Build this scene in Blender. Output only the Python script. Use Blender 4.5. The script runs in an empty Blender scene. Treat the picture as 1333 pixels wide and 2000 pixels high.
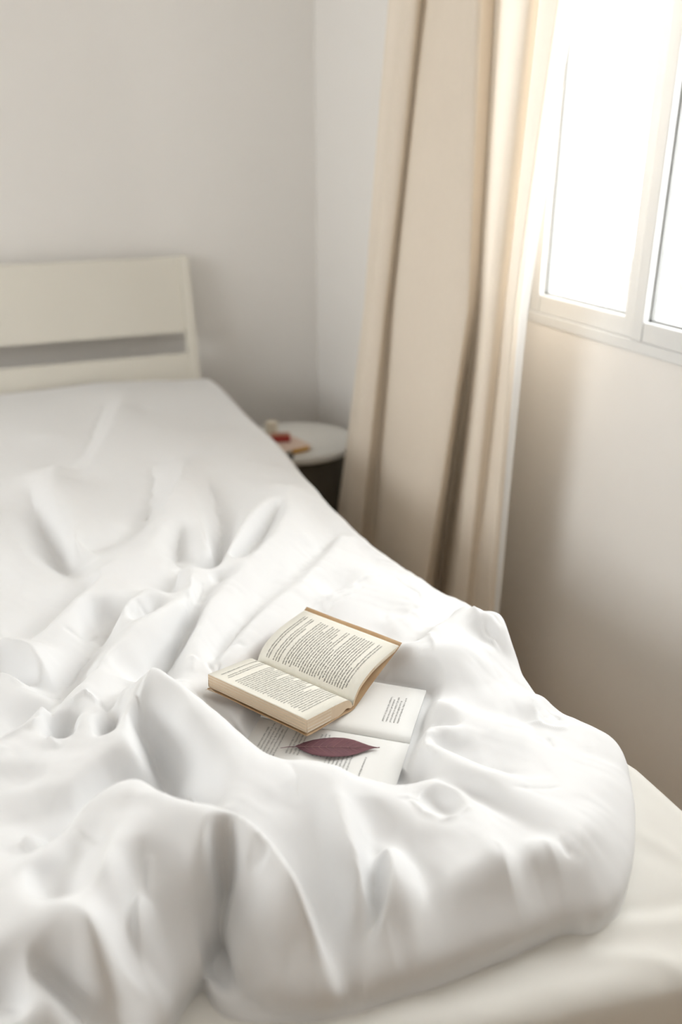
import bpy, bmesh, math, random
import numpy as np
from mathutils import Vector

random.seed(7)
RNG = np.random.default_rng(11)
scene = bpy.context.scene
COL = scene.collection

# ------------------------------------------------------------------ camera
F_PX = 1695.0                      # focal length in pixels of the 1333 x 2000 frame
PITCH, YAW = math.radians(23.0), math.radians(22.86)
CAM_Z = 1.30
BED_Z = 0.53                       # top of the mattress
cam_d = bpy.data.cameras.new('camera')
cam_d.sensor_fit = 'VERTICAL'
cam_d.sensor_height = 36.0
cam_d.sensor_width = 24.0
cam_d.lens = 36.0 * F_PX / 2000.0
cam_d.clip_start = 0.02
cam_d.dof.use_dof = True
cam_d.dof.focus_distance = 1.22
cam_d.dof.aperture_fstop = 2.0
cam = bpy.data.objects.new('camera', cam_d)
cam.location = (0, 0, CAM_Z)
cam.rotation_euler = (math.pi / 2 - PITCH, 0, -YAW)
COL.objects.link(cam)
scene.camera = cam

# ------------------------------------------------------------------ sky, window portals, exposure
SKY = 9.0
world = bpy.data.worlds.new('overcast_sky')
scene.world = world
world.use_nodes = True
bg = world.node_tree.nodes['Background']
bg.inputs['Color'].default_value = (0.968, 0.980, 0.995, 1)
bg.inputs['Strength'].default_value = SKY
scene.view_settings.view_transform = 'Standard'
scene.view_settings.look = 'None'
scene.view_settings.exposure = -0.2
scene.view_settings.gamma = 1.0
scene.view_settings.use_curve_mapping = False
scene.cycles.max_bounces = 7
scene.cycles.diffuse_bounces = 5
scene.cycles.use_adaptive_sampling = True
scene.cycles.adaptive_threshold = 0.08
scene.cycles.adaptive_min_samples = 16
scene.cycles.transparent_max_bounces = 8
scene.cycles.use_denoising = True
scene.cycles.sample_clamp_indirect = 8.0

# room box and openings (metres; camera stands over the origin)
WALL_X = 1.221                     # window wall
WALL_Y = 3.13                      # headboard wall
LEFT_X, REAR_Y, CEIL_Z = -2.3, -2.4, 2.6
FLOOR_Z = -0.04
WIN_Y0, WIN_Y1, WIN_Z0, WIN_Z1 = 0.50, 1.784, CAM_Z - 0.387, 2.40
LW_Y0, LW_Y1, LW_Z0, LW_Z1 = 0.5, 2.3, 1.0, 2.2      # second window, in the left wall out of view


def portal(name, loc, rot, sx, sy):
    d = bpy.data.lights.new(name, 'AREA')
    d.shape = 'RECTANGLE'
    d.size, d.size_y = sx, sy
    d.cycles.is_portal = True
    o = bpy.data.objects.new(name, d)
    o.location = loc
    o.rotation_euler = rot
    COL.objects.link(o)


portal('window_portal', (WALL_X + 0.13, (WIN_Y0 + WIN_Y1) / 2, (WIN_Z0 + WIN_Z1) / 2),
       (0, math.pi / 2, 0), WIN_Z1 - WIN_Z0 - 0.04, WIN_Y1 - WIN_Y0 - 0.04)
portal('left_window_portal', (LEFT_X - 0.13, (LW_Y0 + LW_Y1) / 2, (LW_Z0 + LW_Z1) / 2),
       (0, -math.pi / 2, 0), LW_Z1 - LW_Z0, LW_Y1 - LW_Y0)

# ------------------------------------------------------------------ pixel <-> place helpers
CT, ST, CP, SP = math.cos(PITCH), math.sin(PITCH), math.cos(YAW), math.sin(YAW)


def ray(px, py):
    u = px - 666.5
    v = 1000.0 - py
    fh = F_PX * CT + v * ST
    return np.array([u * CP + fh * SP, -u * SP + fh * CP, v * CT - F_PX * ST])


def on_z(px, py, z):               # point of that sight line at height z
    r = ray(px, py)
    p = r * ((z - CAM_Z) / r[2])
    return np.array([p[0], p[1], z])


def on_x(px, py, x):
    r = ray(px, py)
    p = r * (x / r[0])
    return np.array([p[0], p[1], p[2] + CAM_Z])


def bed(px, py, h=0.0):            # a point h metres above the mattress
    return on_z(px, py, BED_Z + h)


# ------------------------------------------------------------------ materials
MATS = {}


def material(name, color, rough=0.6, spec=0.3, noise=None, bump=None, sheen=0.0, translucent=0.0, color2=None, tcolor=None,
             wave=None, subsurf=0.0, metallic=0.0):
    if name in MATS:
        return MATS[name]
    m = bpy.data.materials.new(name)
    m.use_nodes = True
    nt = m.node_tree
    n, l = nt.nodes, nt.links
    out = n['Material Output']
    p = n['Principled BSDF']
    p.inputs['Base Color'].default_value = (*color, 1)
    p.inputs['Roughness'].default_value = rough
    p.inputs['Specular IOR Level'].default_value = spec
    p.inputs['Metallic'].default_value = metallic
    if sheen:
        p.inputs['Sheen Weight'].default_value = sheen
        p.inputs['Sheen Roughness'].default_value = 0.5
    tc = n.new('ShaderNodeTexCoord')
    if noise:
        scale, amount = noise
        t = n.new('ShaderNodeTexNoise')
        t.inputs['Scale'].default_value = scale
        t.inputs['Detail'].default_value = 4
        l.new(tc.outputs['Object'], t.inputs['Vector'])
        r = n.new('ShaderNodeMix')
        r.data_type = 'RGBA'
        c2 = color2 or tuple(c * (1 - amount) for c in color)
        r.inputs['A'].default_value = (*color, 1)
        r.inputs['B'].default_value = (*c2, 1)
        l.new(t.outputs['Fac'], r.inputs['Factor'])
        l.new(r.outputs['Result'], p.inputs['Base Color'])
    if wave:
        scale, axis, c2 = wave
        w = n.new('ShaderNodeTexWave')
        w.bands_direction = axis
        w.inputs['Scale'].default_value = scale
        w.inputs['Distortion'].default_value = 1.5
        w.inputs['Detail'].default_value = 3
        l.new(tc.outputs['Object'], w.inputs['Vector'])
        r = n.new('ShaderNodeMix')
        r.data_type = 'RGBA'
        r.inputs['A'].default_value = (*color, 1)
        r.inputs['B'].default_value = (*c2, 1)
        l.new(w.outputs['Fac'], r.inputs['Factor'])
        l.new(r.outputs['Result'], p.inputs['Base Color'])
    if bump:
        scale, strength, dist = bump
        t = n.new('ShaderNodeTexNoise')
        t.inputs['Scale'].default_value = scale
        t.inputs['Detail'].default_value = 5
        l.new(tc.outputs['Object'], t.inputs['Vector'])
        b = n.new('ShaderNodeBump')
        b.inputs['Strength'].default_value = strength
        b.inputs['Distance'].default_value = dist
        l.new(t.outputs['Fac'], b.inputs['Height'])
        l.new(b.outputs['Normal'], p.inputs['Normal'])
    if translucent:
        tr = n.new('ShaderNodeBsdfTranslucent')
        tr.inputs['Color'].default_value = (*(tcolor or color), 1)
        mx = n.new('ShaderNodeMixShader')
        mx.inputs['Fac'].default_value = translucent
        l.new(p.outputs['BSDF'], mx.inputs[1])
        l.new(tr.outputs['BSDF'], mx.inputs[2])
        l.new(mx.outputs['Shader'], out.inputs['Surface'])
    MATS[name] = m
    return m


M_WALL = material('wall_paint', (0.89, 0.865, 0.83), 0.85, 0.15, noise=(1.5, 0.02))
M_CEIL = material('ceiling_paint', (0.90, 0.89, 0.87), 0.9, 0.1, noise=(2.0, 0.02))
M_FLOOR = material('oak_floor', (0.62, 0.42, 0.23), 0.45, 0.35, noise=(6.0, 0.25), bump=(60, 0.1, 0.002))
M_PLANK = material('oak_plank', (0.46, 0.33, 0.20), 0.45, 0.35, noise=(9.0, 0.3), bump=(60, 0.1, 0.002))
M_BEDWOOD = material('cream_lacquer', (0.80, 0.765, 0.68), 0.45, 0.35, noise=(3.0, 0.03))
M_DUVET = material('white_cotton', (0.845, 0.845, 0.845), 0.85, 0.12, noise=(40, 0.015), bump=(900, 0.10, 0.0006))
M_SHEET = material('cream_cotton', (0.83, 0.81, 0.76), 0.85, 0.12, noise=(30, 0.02), bump=(900, 0.10, 0.0006))
M_CURTAIN = material('linen_curtain', (0.86, 0.765, 0.65), 0.9, 0.08, noise=(60, 0.05), bump=(500, 0.12, 0.0008), translucent=0.16, tcolor=(0.88, 0.84, 0.77))
M_HEM = material('white_lining', (0.88, 0.87, 0.85), 0.9, 0.08, noise=(60, 0.02), translucent=0.2)
M_FRAME = material('white_window_profile', (0.80, 0.805, 0.80), 0.4, 0.4, noise=(3, 0.02))
M_GASKET = material('grey_gasket', (0.33, 0.33, 0.32), 0.6, 0.2, noise=(30, 0.1))
M_TABLE = material('white_table_lacquer', (0.80, 0.79, 0.75), 0.4, 0.4, noise=(3, 0.02))
M_DRUM = material('dark_taupe_drum', (0.10, 0.085, 0.065), 0.6, 0.2, noise=(12, 0.2))
M_PAPER = material('aged_page', (0.84, 0.815, 0.73), 0.85, 0.1, noise=(14, 0.04))
M_EDGE = material('browned_page_edge', (0.67, 0.53, 0.38), 0.85, 0.1, noise=(150, 0.12))
M_COVER = material('worn_card_cover', (0.36, 0.20, 0.09), 0.55, 0.3, noise=(35, 0.35), color2=(0.56, 0.40, 0.23))
M_WHITEPAPER = material('white_page', (0.86, 0.855, 0.83), 0.8, 0.1, noise=(10, 0.02))
M_INK = material('faded_black_ink', (0.13, 0.13, 0.125), 0.8, 0.1, noise=(200, 0.2))
M_INK2 = material('grey_ink', (0.30, 0.30, 0.29), 0.8, 0.1, noise=(200, 0.2))
M_LEAF = material('dried_plum_leaf', (0.145, 0.072, 0.090), 0.6, 0.25, noise=(45, 0.3), color2=(0.21, 0.095, 0.105), bump=(120, 0.3, 0.001))
M_VEIN = material('pale_leaf_vein', (0.34, 0.20, 0.20), 0.6, 0.2, noise=(60, 0.1))
M_RED = material('red_card', (0.42, 0.055, 0.045), 0.5, 0.3, noise=(40, 0.2))
M_ORANGE = material('amber_card', (0.62, 0.33, 0.06), 0.5, 0.3, noise=(40, 0.15))
M_CREAM = material('cream_ceramic', (0.80, 0.72, 0.58), 0.4, 0.4, noise=(10, 0.05))
M_PINK = material('pale_pink_card', (0.74, 0.58, 0.48), 0.6, 0.2, noise=(30, 0.08))
M_BLACK = material('black_plastic', (0.02, 0.02, 0.018), 0.4, 0.4, noise=(30, 0.2))
M_METAL = material('brushed_steel', (0.55, 0.54, 0.52), 0.35, 0.5, noise=(60, 0.1), metallic=0.9)
M_RENDER = material('house_render', (0.19, 0.187, 0.18), 0.9, 0.1, noise=(4, 0.02))

# clear window glass: mostly passed straight through, a little mirrored
M_GLASS = bpy.data.materials.new('window_glass')
M_GLASS.use_nodes = True
_n, _l = M_GLASS.node_tree.nodes, M_GLASS.node_tree.links
_n.remove(_n['Principled BSDF'])
_t = _n.new('ShaderNodeBsdfTransparent')
_t.inputs['Color'].default_value = (0.96, 0.965, 0.96, 1)
_g = _n.new('ShaderNodeBsdfGlossy')
_g.inputs['Roughness'].default_value = 0.02
_m = _n.new('ShaderNodeMixShader')
_m.inputs['Fac'].default_value = 0.06
_l.new(_t.outputs[0], _m.inputs[1])
_l.new(_g.outputs[0], _m.inputs[2])
_l.new(_m.outputs[0], _n['Material Output'].inputs['Surface'])


# ------------------------------------------------------------------ mesh helpers
def link(name, me, mat, parent=None, smooth=False):
    o = bpy.data.objects.new(name, me)
    COL.objects.link(o)
    if mat is not None:
        me.materials.append(mat)
    if smooth:
        me.polygons.foreach_set('use_smooth', [True] * len(me.polygons))
    if parent is not None:
        o.parent = parent
    return o


def from_bm(name, bm, mat, parent=None, smooth=False):
    bmesh.ops.recalc_face_normals(bm, faces=bm.faces[:])
    me = bpy.data.meshes.new(name)
    bm.to_mesh(me)
    bm.free()
    return link(name, me, mat, parent, smooth)


def from_data(name, v, f, mat, parent=None, smooth=False):
    me = bpy.data.meshes.new(name)
    me.from_pydata([tuple(map(float, p)) for p in v], [], [tuple(map(int, q)) for q in f])
    me.update()
    return link(name, me, mat, parent, smooth)


def bm_box(bm, lo, hi, bevel=0.0):
    r = bmesh.ops.create_cube(bm, size=1.0)
    for v in r['verts']:
        v.co = Vector([lo[i] + (v.co[i] + 0.5) * (hi[i] - lo[i]) for i in range(3)])
    if bevel:
        es = list({e for v in r['verts'] for e in v.link_edges})
        bmesh.ops.bevel(bm, geom=es, offset=bevel, segments=2, affect='EDGES', profile=0.6)


def box(name, lo, hi, mat, parent=None, bevel=0.0):
    bm = bmesh.new()
    bm_box(bm, lo, hi, bevel)
    return from_bm(name, bm, mat, parent)


def lathe(name, prof, mat, parent=None, loc=(0, 0, 0), seg=48, smooth=True):
    bm = bmesh.new()
    rings = []
    for r, z in prof:
        if r < 1e-6:
            rings.append([bm.verts.new((loc[0], loc[1], loc[2] + z))])
        else:
            rings.append([bm.verts.new((loc[0] + r * math.cos(2 * math.pi * k / seg), loc[1] + r * math.sin(2 * math.pi * k / seg), loc[2] + z)) for k in range(seg)])
    for a, b in zip(rings, rings[1:]):
        for k in range(seg):
            k2 = (k + 1) % seg
            if len(a) == 1 and len(b) > 1:
                bm.faces.new((a[0], b[k], b[k2]))
            elif len(b) == 1 and len(a) > 1:
                bm.faces.new((a[k], a[k2], b[0]))
            elif len(a) > 1:
                bm.faces.new((a[k], a[k2], b[k2], b[k]))
    o = from_bm(name, bm, mat, parent, smooth)
    return o


def empty(name, loc=(0, 0, 0)):
    o = bpy.data.objects.new(name, None)
    o.location = loc
    o.empty_display_size = 0.05
    COL.objects.link(o)
    return o


def hold(root, *parts):            # parent parts whose meshes are in world coordinates
    for p in parts:
        p.parent = root
        p.location = Vector(p.location) - root.location


def tag(o, label, cat, group=None):
    o['label'] = label
    o['category'] = cat
    if group:
        o['group'] = group
    return o


def struct(o):
    o['kind'] = 'structure'
    return o


# ------------------------------------------------------------------ room shell
T = 0.25
struct(box('floor', (LEFT_X - T, REAR_Y - T, FLOOR_Z - 0.1), (WALL_X + T, WALL_Y + T, FLOOR_Z), M_FLOOR))
struct(box('ceiling', (LEFT_X - T, REAR_Y - T, CEIL_Z), (WALL_X + T, WALL_Y + T, CEIL_Z + 0.1), M_CEIL))
struct(box('wall_back', (LEFT_X - T, WALL_Y, FLOOR_Z), (WALL_X + T, WALL_Y + T, CEIL_Z), M_WALL))
struct(box('wall_rear', (LEFT_X, REAR_Y - T, FLOOR_Z), (WALL_X + T, REAR_Y, CEIL_Z), M_WALL))


def wall_with_hole(name, axis, a0, a1, h0, h1, z0, z1, face, thick, mat):
    bm = bmesh.new()
    def b(u0, u1, w0, w1):
        if axis == 'y':
            bm_box(bm, (min(face, face + thick), u0, w0), (max(face, face + thick), u1, w1))
        else:
            bm_box(bm, (u0, min(face, face + thick), w0), (u1, max(face, face + thick), w1))
    b(a0, h0, FLOOR_Z, CEIL_Z)
    b(h1, a1, FLOOR_Z, CEIL_Z)
    b(h0, h1, FLOOR_Z, z0)
    b(h0, h1, z1, CEIL_Z)
    return struct(from_bm(name, bm, mat))


wall_with_hole('wall_right', 'y', REAR_Y, WALL_Y, WIN_Y0, WIN_Y1, WIN_Z0, WIN_Z1, WALL_X, T, M_WALL)
wall_with_hole('wall_left', 'y', REAR_Y - T, WALL_Y, LW_Y0, LW_Y1, LW_Z0, LW_Z1, LEFT_X, -T, M_WALL)
struct(box('baseboard_back', (LEFT_X, WALL_Y - 0.012, FLOOR_Z), (WALL_X, WALL_Y, 0.02), M_FRAME, bevel=0.003))


# sliding window in the right wall: outer frame, three sashes, each with stiles, rails, gasket and pane
def sliding_window():
    root = struct(empty('window_1', (WALL_X, (WIN_Y0 + WIN_Y1) / 2, WIN_Z0)))
    parts = []
    xf = WALL_X - 0.004
    def fb(nm, lo, hi, mat, bev=0.003, parent=None):
        o = box(nm, lo, hi, mat, None, bev)
        hold(root, o) if parent is None else None
        if parent is not None:
            o.parent = parent
        return o
    fw = 0.036
    fb('frame_jamb', (xf, WIN_Y1 - fw, WIN_Z0), (xf + 0.10, WIN_Y1, WIN_Z1), M_FRAME)
    fb('frame_jamb', (xf, WIN_Y0, WIN_Z0), (xf + 0.10, WIN_Y0 + fw, WIN_Z1), M_FRAME)
    fb('frame_sill', (xf, WIN_Y0 + fw, WIN_Z0), (xf + 0.10, WIN_Y1 - fw, WIN_Z0 + 0.024), M_FRAME)
    fb('frame_head', (xf, WIN_Y0 + fw, WIN_Z1 - 0.03), (xf + 0.10, WIN_Y1 - fw, WIN_Z1), M_FRAME)
    bounds = [WIN_Y1 - fw, 1.3830, 1.018, WIN_Y0 + fw]
    for i in range(3):
        y1, y0 = bounds[i], bounds[i + 1]
        xo = xf + (0.006 if i != 1 else -0.004)
        st = 0.034
        z0, z1 = WIN_Z0 + 0.024, WIN_Z1 - 0.03
        x1 = xo + 0.040
        for (a, b) in ((y1 - st, y1), (y0, y0 + st)):
            fb('sash_stile', (xo, a, z0), (x1, b, z1), M_FRAME, 0.004)
        fb('sash_rail', (xo + 0.002, y0 + st, z0), (x1, y1 - st, z0 + 0.040), M_FRAME, 0.003)
        fb('sash_rail', (xo + 0.002, y0 + st, z1 - 0.045), (x1, y1 - st, z1), M_FRAME, 0.003)
        ga, gb = y0 + st, y1 - st
        gz = z0 + 0.040
        for lo, hi in (((xo + 0.016, gb - 0.005, gz), (xo + 0.026, gb, z1 - 0.045)), ((xo + 0.016, ga, gz), (xo + 0.026, ga + 0.005, z1 - 0.045)),
                       ((xo + 0.016, ga, gz), (xo + 0.026, gb, gz + 0.004))):
            fb('gasket', lo, hi, M_GASKET, 0)
        fb('pane', (xo + 0.019, ga + 0.002, gz + 0.002), (xo + 0.023, gb - 0.002, z1 - 0.046), M_GLASS, 0)
    fb('shutter_guide', (1.330, WIN_Y1 - 0.012, WIN_Z0), (1.338, WIN_Y1, WIN_Z1), M_GASKET, 0)
    return root


sliding_window()
# window in the left wall: frame and one pane
lw = struct(empty('window_2', (LEFT_X, (LW_Y0 + LW_Y1) / 2, LW_Z0)))
for nm, lo, hi, mt in (('frame_jamb', (LEFT_X - 0.08, LW_Y0, LW_Z0), (LEFT_X, LW_Y0 + 0.05, LW_Z1), M_FRAME),
                       ('frame_jamb', (LEFT_X - 0.08, LW_Y1 - 0.05, LW_Z0), (LEFT_X, LW_Y1, LW_Z1), M_FRAME),
                       ('frame_sill', (LEFT_X - 0.08, LW_Y0 + 0.05, LW_Z0), (LEFT_X, LW_Y1 - 0.05, LW_Z0 + 0.05), M_FRAME),
                       ('frame_head', (LEFT_X - 0.08, LW_Y0 + 0.05, LW_Z1 - 0.05), (LEFT_X, LW_Y1 - 0.05, LW_Z1), M_FRAME),
                       ('pane', (LEFT_X - 0.045, LW_Y0 + 0.05, LW_Z0 + 0.05), (LEFT_X - 0.04, LW_Y1 - 0.05, LW_Z1 - 0.05), M_GLASS)):
    hold(lw, box(nm, lo, hi, mt))

# ------------------------------------------------------------------ house across the street
hb = empty('street_house', (9.0, 8.5, -6))
hold(hb, box('wall', (9.0, 6.0, -6.0), (13.0, 10.9, -0.45), M_RENDER), box('parapet', (8.9, 5.9, -0.45), (13.1, 11.0, -0.27), M_RENDER))
tag(hb, 'flat-roofed house washed out by daylight beyond the window', 'building')

# ------------------------------------------------------------------ bed frame
BX0, BX1 = -0.74, 0.742            # mattress sides
BY0, BY1 = 0.475, 2.968            # foot and head
bf = empty('bed_frame', ((BX0 + BX1) / 2, BY1, 0))


def slanted(name, x0, x1, z0, z1, thick, yoff, parent, bev=0.004):
    # a board in the leaning plane of the headboard: y = 2.985 at mattress height, leaning back as it rises
    def yy(z):
        return 2.985 + (z - 0.53) * 0.175 + yoff
    bm = bmesh.new()
    bm_box(bm, (x0, 0, z0), (x1, thick, z1), bev)
    for v in bm.verts:
        v.co.y += yy(v.co.z)
    o = from_bm(name, bm, M_BEDWOOD)
    hold(parent, o)
    return o


slanted('post', 0.684, 0.718, FLOOR_Z, 0.944, 0.045, 0.0, bf)
slanted('post', -0.725, -0.691, FLOOR_Z, 0.944, 0.045, 0.0, bf)
slanted('upper_board', -0.691, 0.684, 0.690, 0.941, 0.018, 0.012, bf)
slanted('lower_board', -0.691, 0.684, 0.440, 0.619, 0.018, 0.012, bf)
hold(bf, box('side_rail', (0.680, BY0 + 0.02, 0.18), (0.715, 2.90, 0.316), M_BEDWOOD, bevel=0.004),
     box('side_rail', (-0.722, BY0 + 0.02, 0.18), (-0.687, 2.90, 0.316), M_BEDWOOD, bevel=0.004),
     box('foot_board', (-0.687, BY0 + 0.02, 0.18), (0.680, BY0 + 0.05, 0.316), M_BEDWOOD, bevel=0.004),
     box('leg', (0.66, BY0 + 0.05, FLOOR_Z), (0.71, BY0 + 0.10, 0.20), M_BEDWOOD, bevel=0.003),
     box('leg', (-0.717, BY0 + 0.05, FLOOR_Z), (-0.667, BY0 + 0.10, 0.20), M_BEDWOOD, bevel=0.003))
for k in range(12):
    y = 0.62 + k * 0.2
    hold(bf, box('slat', (-0.687, y, 0.296), (0.680, y + 0.07, 0.314), M_BEDWOOD))
tag(bf, 'cream wooden bed frame with a leaning two-board headboard against the wall', 'bed')


# ------------------------------------------------------------------ soft surfaces: fields over the bed
def sag(X, Y):
    """the long edge of the mattress gives way under the weight of the bedding"""
    s_ = np.interp(Y, [0.5, 0.72, 0.80, 0.88, 0.96, 1.02, 1.10, 1.17, 1.22, 1.32, 1.45, 1.56, 1.67, 1.83, 1.97, 2.12, 2.3, 2.6],
                   [0, 0, .018, .034, .040, .024, .010, .020, .048, .056, .069, .078, .080, .088, .060, .028, .018, 0])
    t = np.clip((X - 0.60) / 0.10, 0, 1)
    return s_ * t * t * (3 - 2 * t)


def polydist(X, Y, pts, closed=False):
    """distance to a polyline, with the index+fraction of the nearest place"""
    P = np.asarray(pts, float)[:, :2]
    n = len(P)
    best = np.full(X.shape, 1e9)
    for i in range(n if closed else n - 1):
        a, b = P[i], P[(i + 1) % n]
        ab = b - a
        L2 = max(ab @ ab, 1e-12)
        t = np.clip(((X - a[0]) * ab[0] + (Y - a[1]) * ab[1]) / L2, 0, 1)
        d = np.hypot(X - a[0] - t * ab[0], Y - a[1] - t * ab[1])
        best = np.minimum(best, d)
    return best


def inside(X, Y, pts):
    P = np.asarray(pts, float)[:, :2]
    res = np.zeros(X.shape, bool)
    n = len(P)
    for i in range(n):
        x1, y1 = P[i]
        x2, y2 = P[(i + 1) % n]
        if y1 == y2:
            continue
        c = ((y1 > Y) != (y2 > Y)) & (X < (x2 - x1) * (Y - y1) / (y2 - y1) + x1)
        res ^= c
    return res


def smooth_noise(X, Y, scale, seed, ang=0.0, stretch=1.0, octaves=2):
    """value noise, optionally drawn out along one direction"""
    c, s = math.cos(ang), math.sin(ang)
    U = (X * c + Y * s) / (scale * stretch)
    V = (-X * s + Y * c) / scale
    out = np.zeros_like(X)
    amp = 1.0
    for o in range(octaves):
        r = np.random.default_rng(seed + o)
        g = r.standard_normal((256, 256))
        u, v = U * 2 ** o + 77.3, V * 2 ** o + 31.7
        iu, iv = np.floor(u).astype(int), np.floor(v).astype(int)
        fu, fv = u - iu, v - iv
        fu = fu * fu * fu * (fu * (fu * 6 - 15) + 10)
        fv = fv * fv * fv * (fv * (fv * 6 - 15) + 10)
        def G(a, b):
            return g[a % 256, b % 256]
        out += amp * ((G(iu, iv) * (1 - fu) + G(iu + 1, iv) * fu) * (1 - fv) + (G(iu, iv + 1) * (1 - fu) + G(iu + 1, iv + 1) * fu) * fv)
        amp *= 0.5
    return out


def blur(A, k):
    """separable gaussian, sigma k cells"""
    r = max(1, int(3 * k))
    w = np.exp(-0.5 * (np.arange(-r, r + 1) / k) ** 2)
    w /= w.sum()
    P = np.pad(A, ((r, r), (0, 0)), 'edge')
    B = sum(w[i] * P[i:i + A.shape[0]] for i in range(2 * r + 1))
    P = np.pad(B, ((0, 0), (r, r)), 'edge')
    return sum(w[i] * P[:, i:i + A.shape[1]] for i in range(2 * r + 1))


def resample(A, xs0, ys0, xs, ys):
    ix = np.clip(np.interp(xs, xs0, np.arange(len(xs0))), 0, len(xs0) - 1.001)
    iy = np.clip(np.interp(ys, ys0, np.arange(len(ys0))), 0, len(ys0) - 1.001)
    i0, j0 = iy.astype(int), ix.astype(int)
    fy, fx = (iy - i0)[:, None], (ix - j0)[None]
    return (A[np.ix_(i0, j0)] * (1 - fy) * (1 - fx) + A[np.ix_(i0 + 1, j0)] * fy * (1 - fx) +
            A[np.ix_(i0, j0 + 1)] * (1 - fy) * fx + A[np.ix_(i0 + 1, j0 + 1)] * fy * fx)


def grid_mesh(name, X, Y, Z, keep, mat):
    ny, nx = X.shape
    idx = np.arange(nx * ny).reshape(ny, nx)
    q = np.stack([idx[:-1, :-1], idx[:-1, 1:], idx[1:, 1:], idx[1:, :-1]], -1).reshape(-1, 4)
    q = q[keep.ravel()]
    used = np.unique(q)
    remap = np.full(nx * ny, -1)
    remap[used] = np.arange(len(used))
    V = np.stack([X, Y, Z], -1).reshape(-1, 3)[used]
    q = remap[q]
    me = bpy.data.meshes.new(name)
    me.vertices.add(len(V))
    me.vertices.foreach_set('co', V.astype(np.float32).ravel())
    me.loops.add(len(q) * 4)
    me.loops.foreach_set('vertex_index', q.astype(np.int32).ravel())
    me.polygons.add(len(q))
    me.polygons.foreach_set('loop_start', np.arange(0, len(q) * 4, 4, dtype=np.int32))
    me.polygons.foreach_set('use_smooth', np.ones(len(q), bool))
    me.update()
    me.validate()
    return link(name, me, mat)


def rbf_field(ctrl, xs, ys, ridge=4e-4):
    """tent-like surface through the control points: creases along the lines, flat facets between them"""
    C = np.asarray(ctrl, float)
    P, h = C[:, :2], C[:, 2]
    n = len(P)
    D = np.hypot(P[:, None, 0] - P[None, :, 0], P[:, None, 1] - P[None, :, 1])
    A = np.zeros((n + 3, n + 3))
    A[:n, :n] = D - ridge * np.eye(n)
    A[:n, n] = 1
    A[:n, n + 1:] = P
    A[n, :n] = 1
    A[n + 1:, :n] = P.T
    w = np.linalg.solve(A, np.concatenate([h, np.zeros(3)]))
    out = np.zeros((len(ys), len(xs)))
    dx2 = ((xs[:, None] - P[None, :, 0]) ** 2).astype(np.float32)
    for j in range(len(ys)):
        d = np.sqrt(dx2 + ((ys[j] - P[:, 1]) ** 2).astype(np.float32)[None])
        out[j] = d @ w[:n].astype(np.float32) + w[n] + w[n + 1] * xs + w[n + 2] * ys[j]
    return out


def cohere(H, step, n, dt=0.2, sig=1.6):
    """smooth along the run of each fold but not across it, so that ridges and creases stay crisp lines"""
    for it in range(n):
        if it % 6 == 0:
            S = blur(H, sig)
            gy, gx = np.gradient(S)
            gyy, gyx = np.gradient(gy)
            gxy, gxx = np.gradient(gx)
            # direction of least curvature
            th = 0.5 * np.arctan2(2 * gxy, gxx - gyy)
            c, s_ = np.cos(th), np.sin(th)
            k1 = gxx * c * c + 2 * gxy * c * s_ + gyy * s_ * s_
            k2 = gxx * s_ * s_ - 2 * gxy * c * s_ + gyy * c * c
            sw = np.abs(k1) > np.abs(k2)
            tx, ty = np.where(sw, -s_, c), np.where(sw, c, s_)
        P = np.pad(H, 1, 'edge')
        hxx = P[1:-1, 2:] - 2 * H + P[1:-1, :-2]
        hyy = P[2:, 1:-1] - 2 * H + P[:-2, 1:-1]
        hxy = 0.25 * (P[2:, 2:] - P[2:, :-2] - P[:-2, 2:] + P[:-2, :-2])
        H = H + dt * (tx * tx * hxx + 2 * tx * ty * hxy + ty * ty * hyy)
    return H


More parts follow.
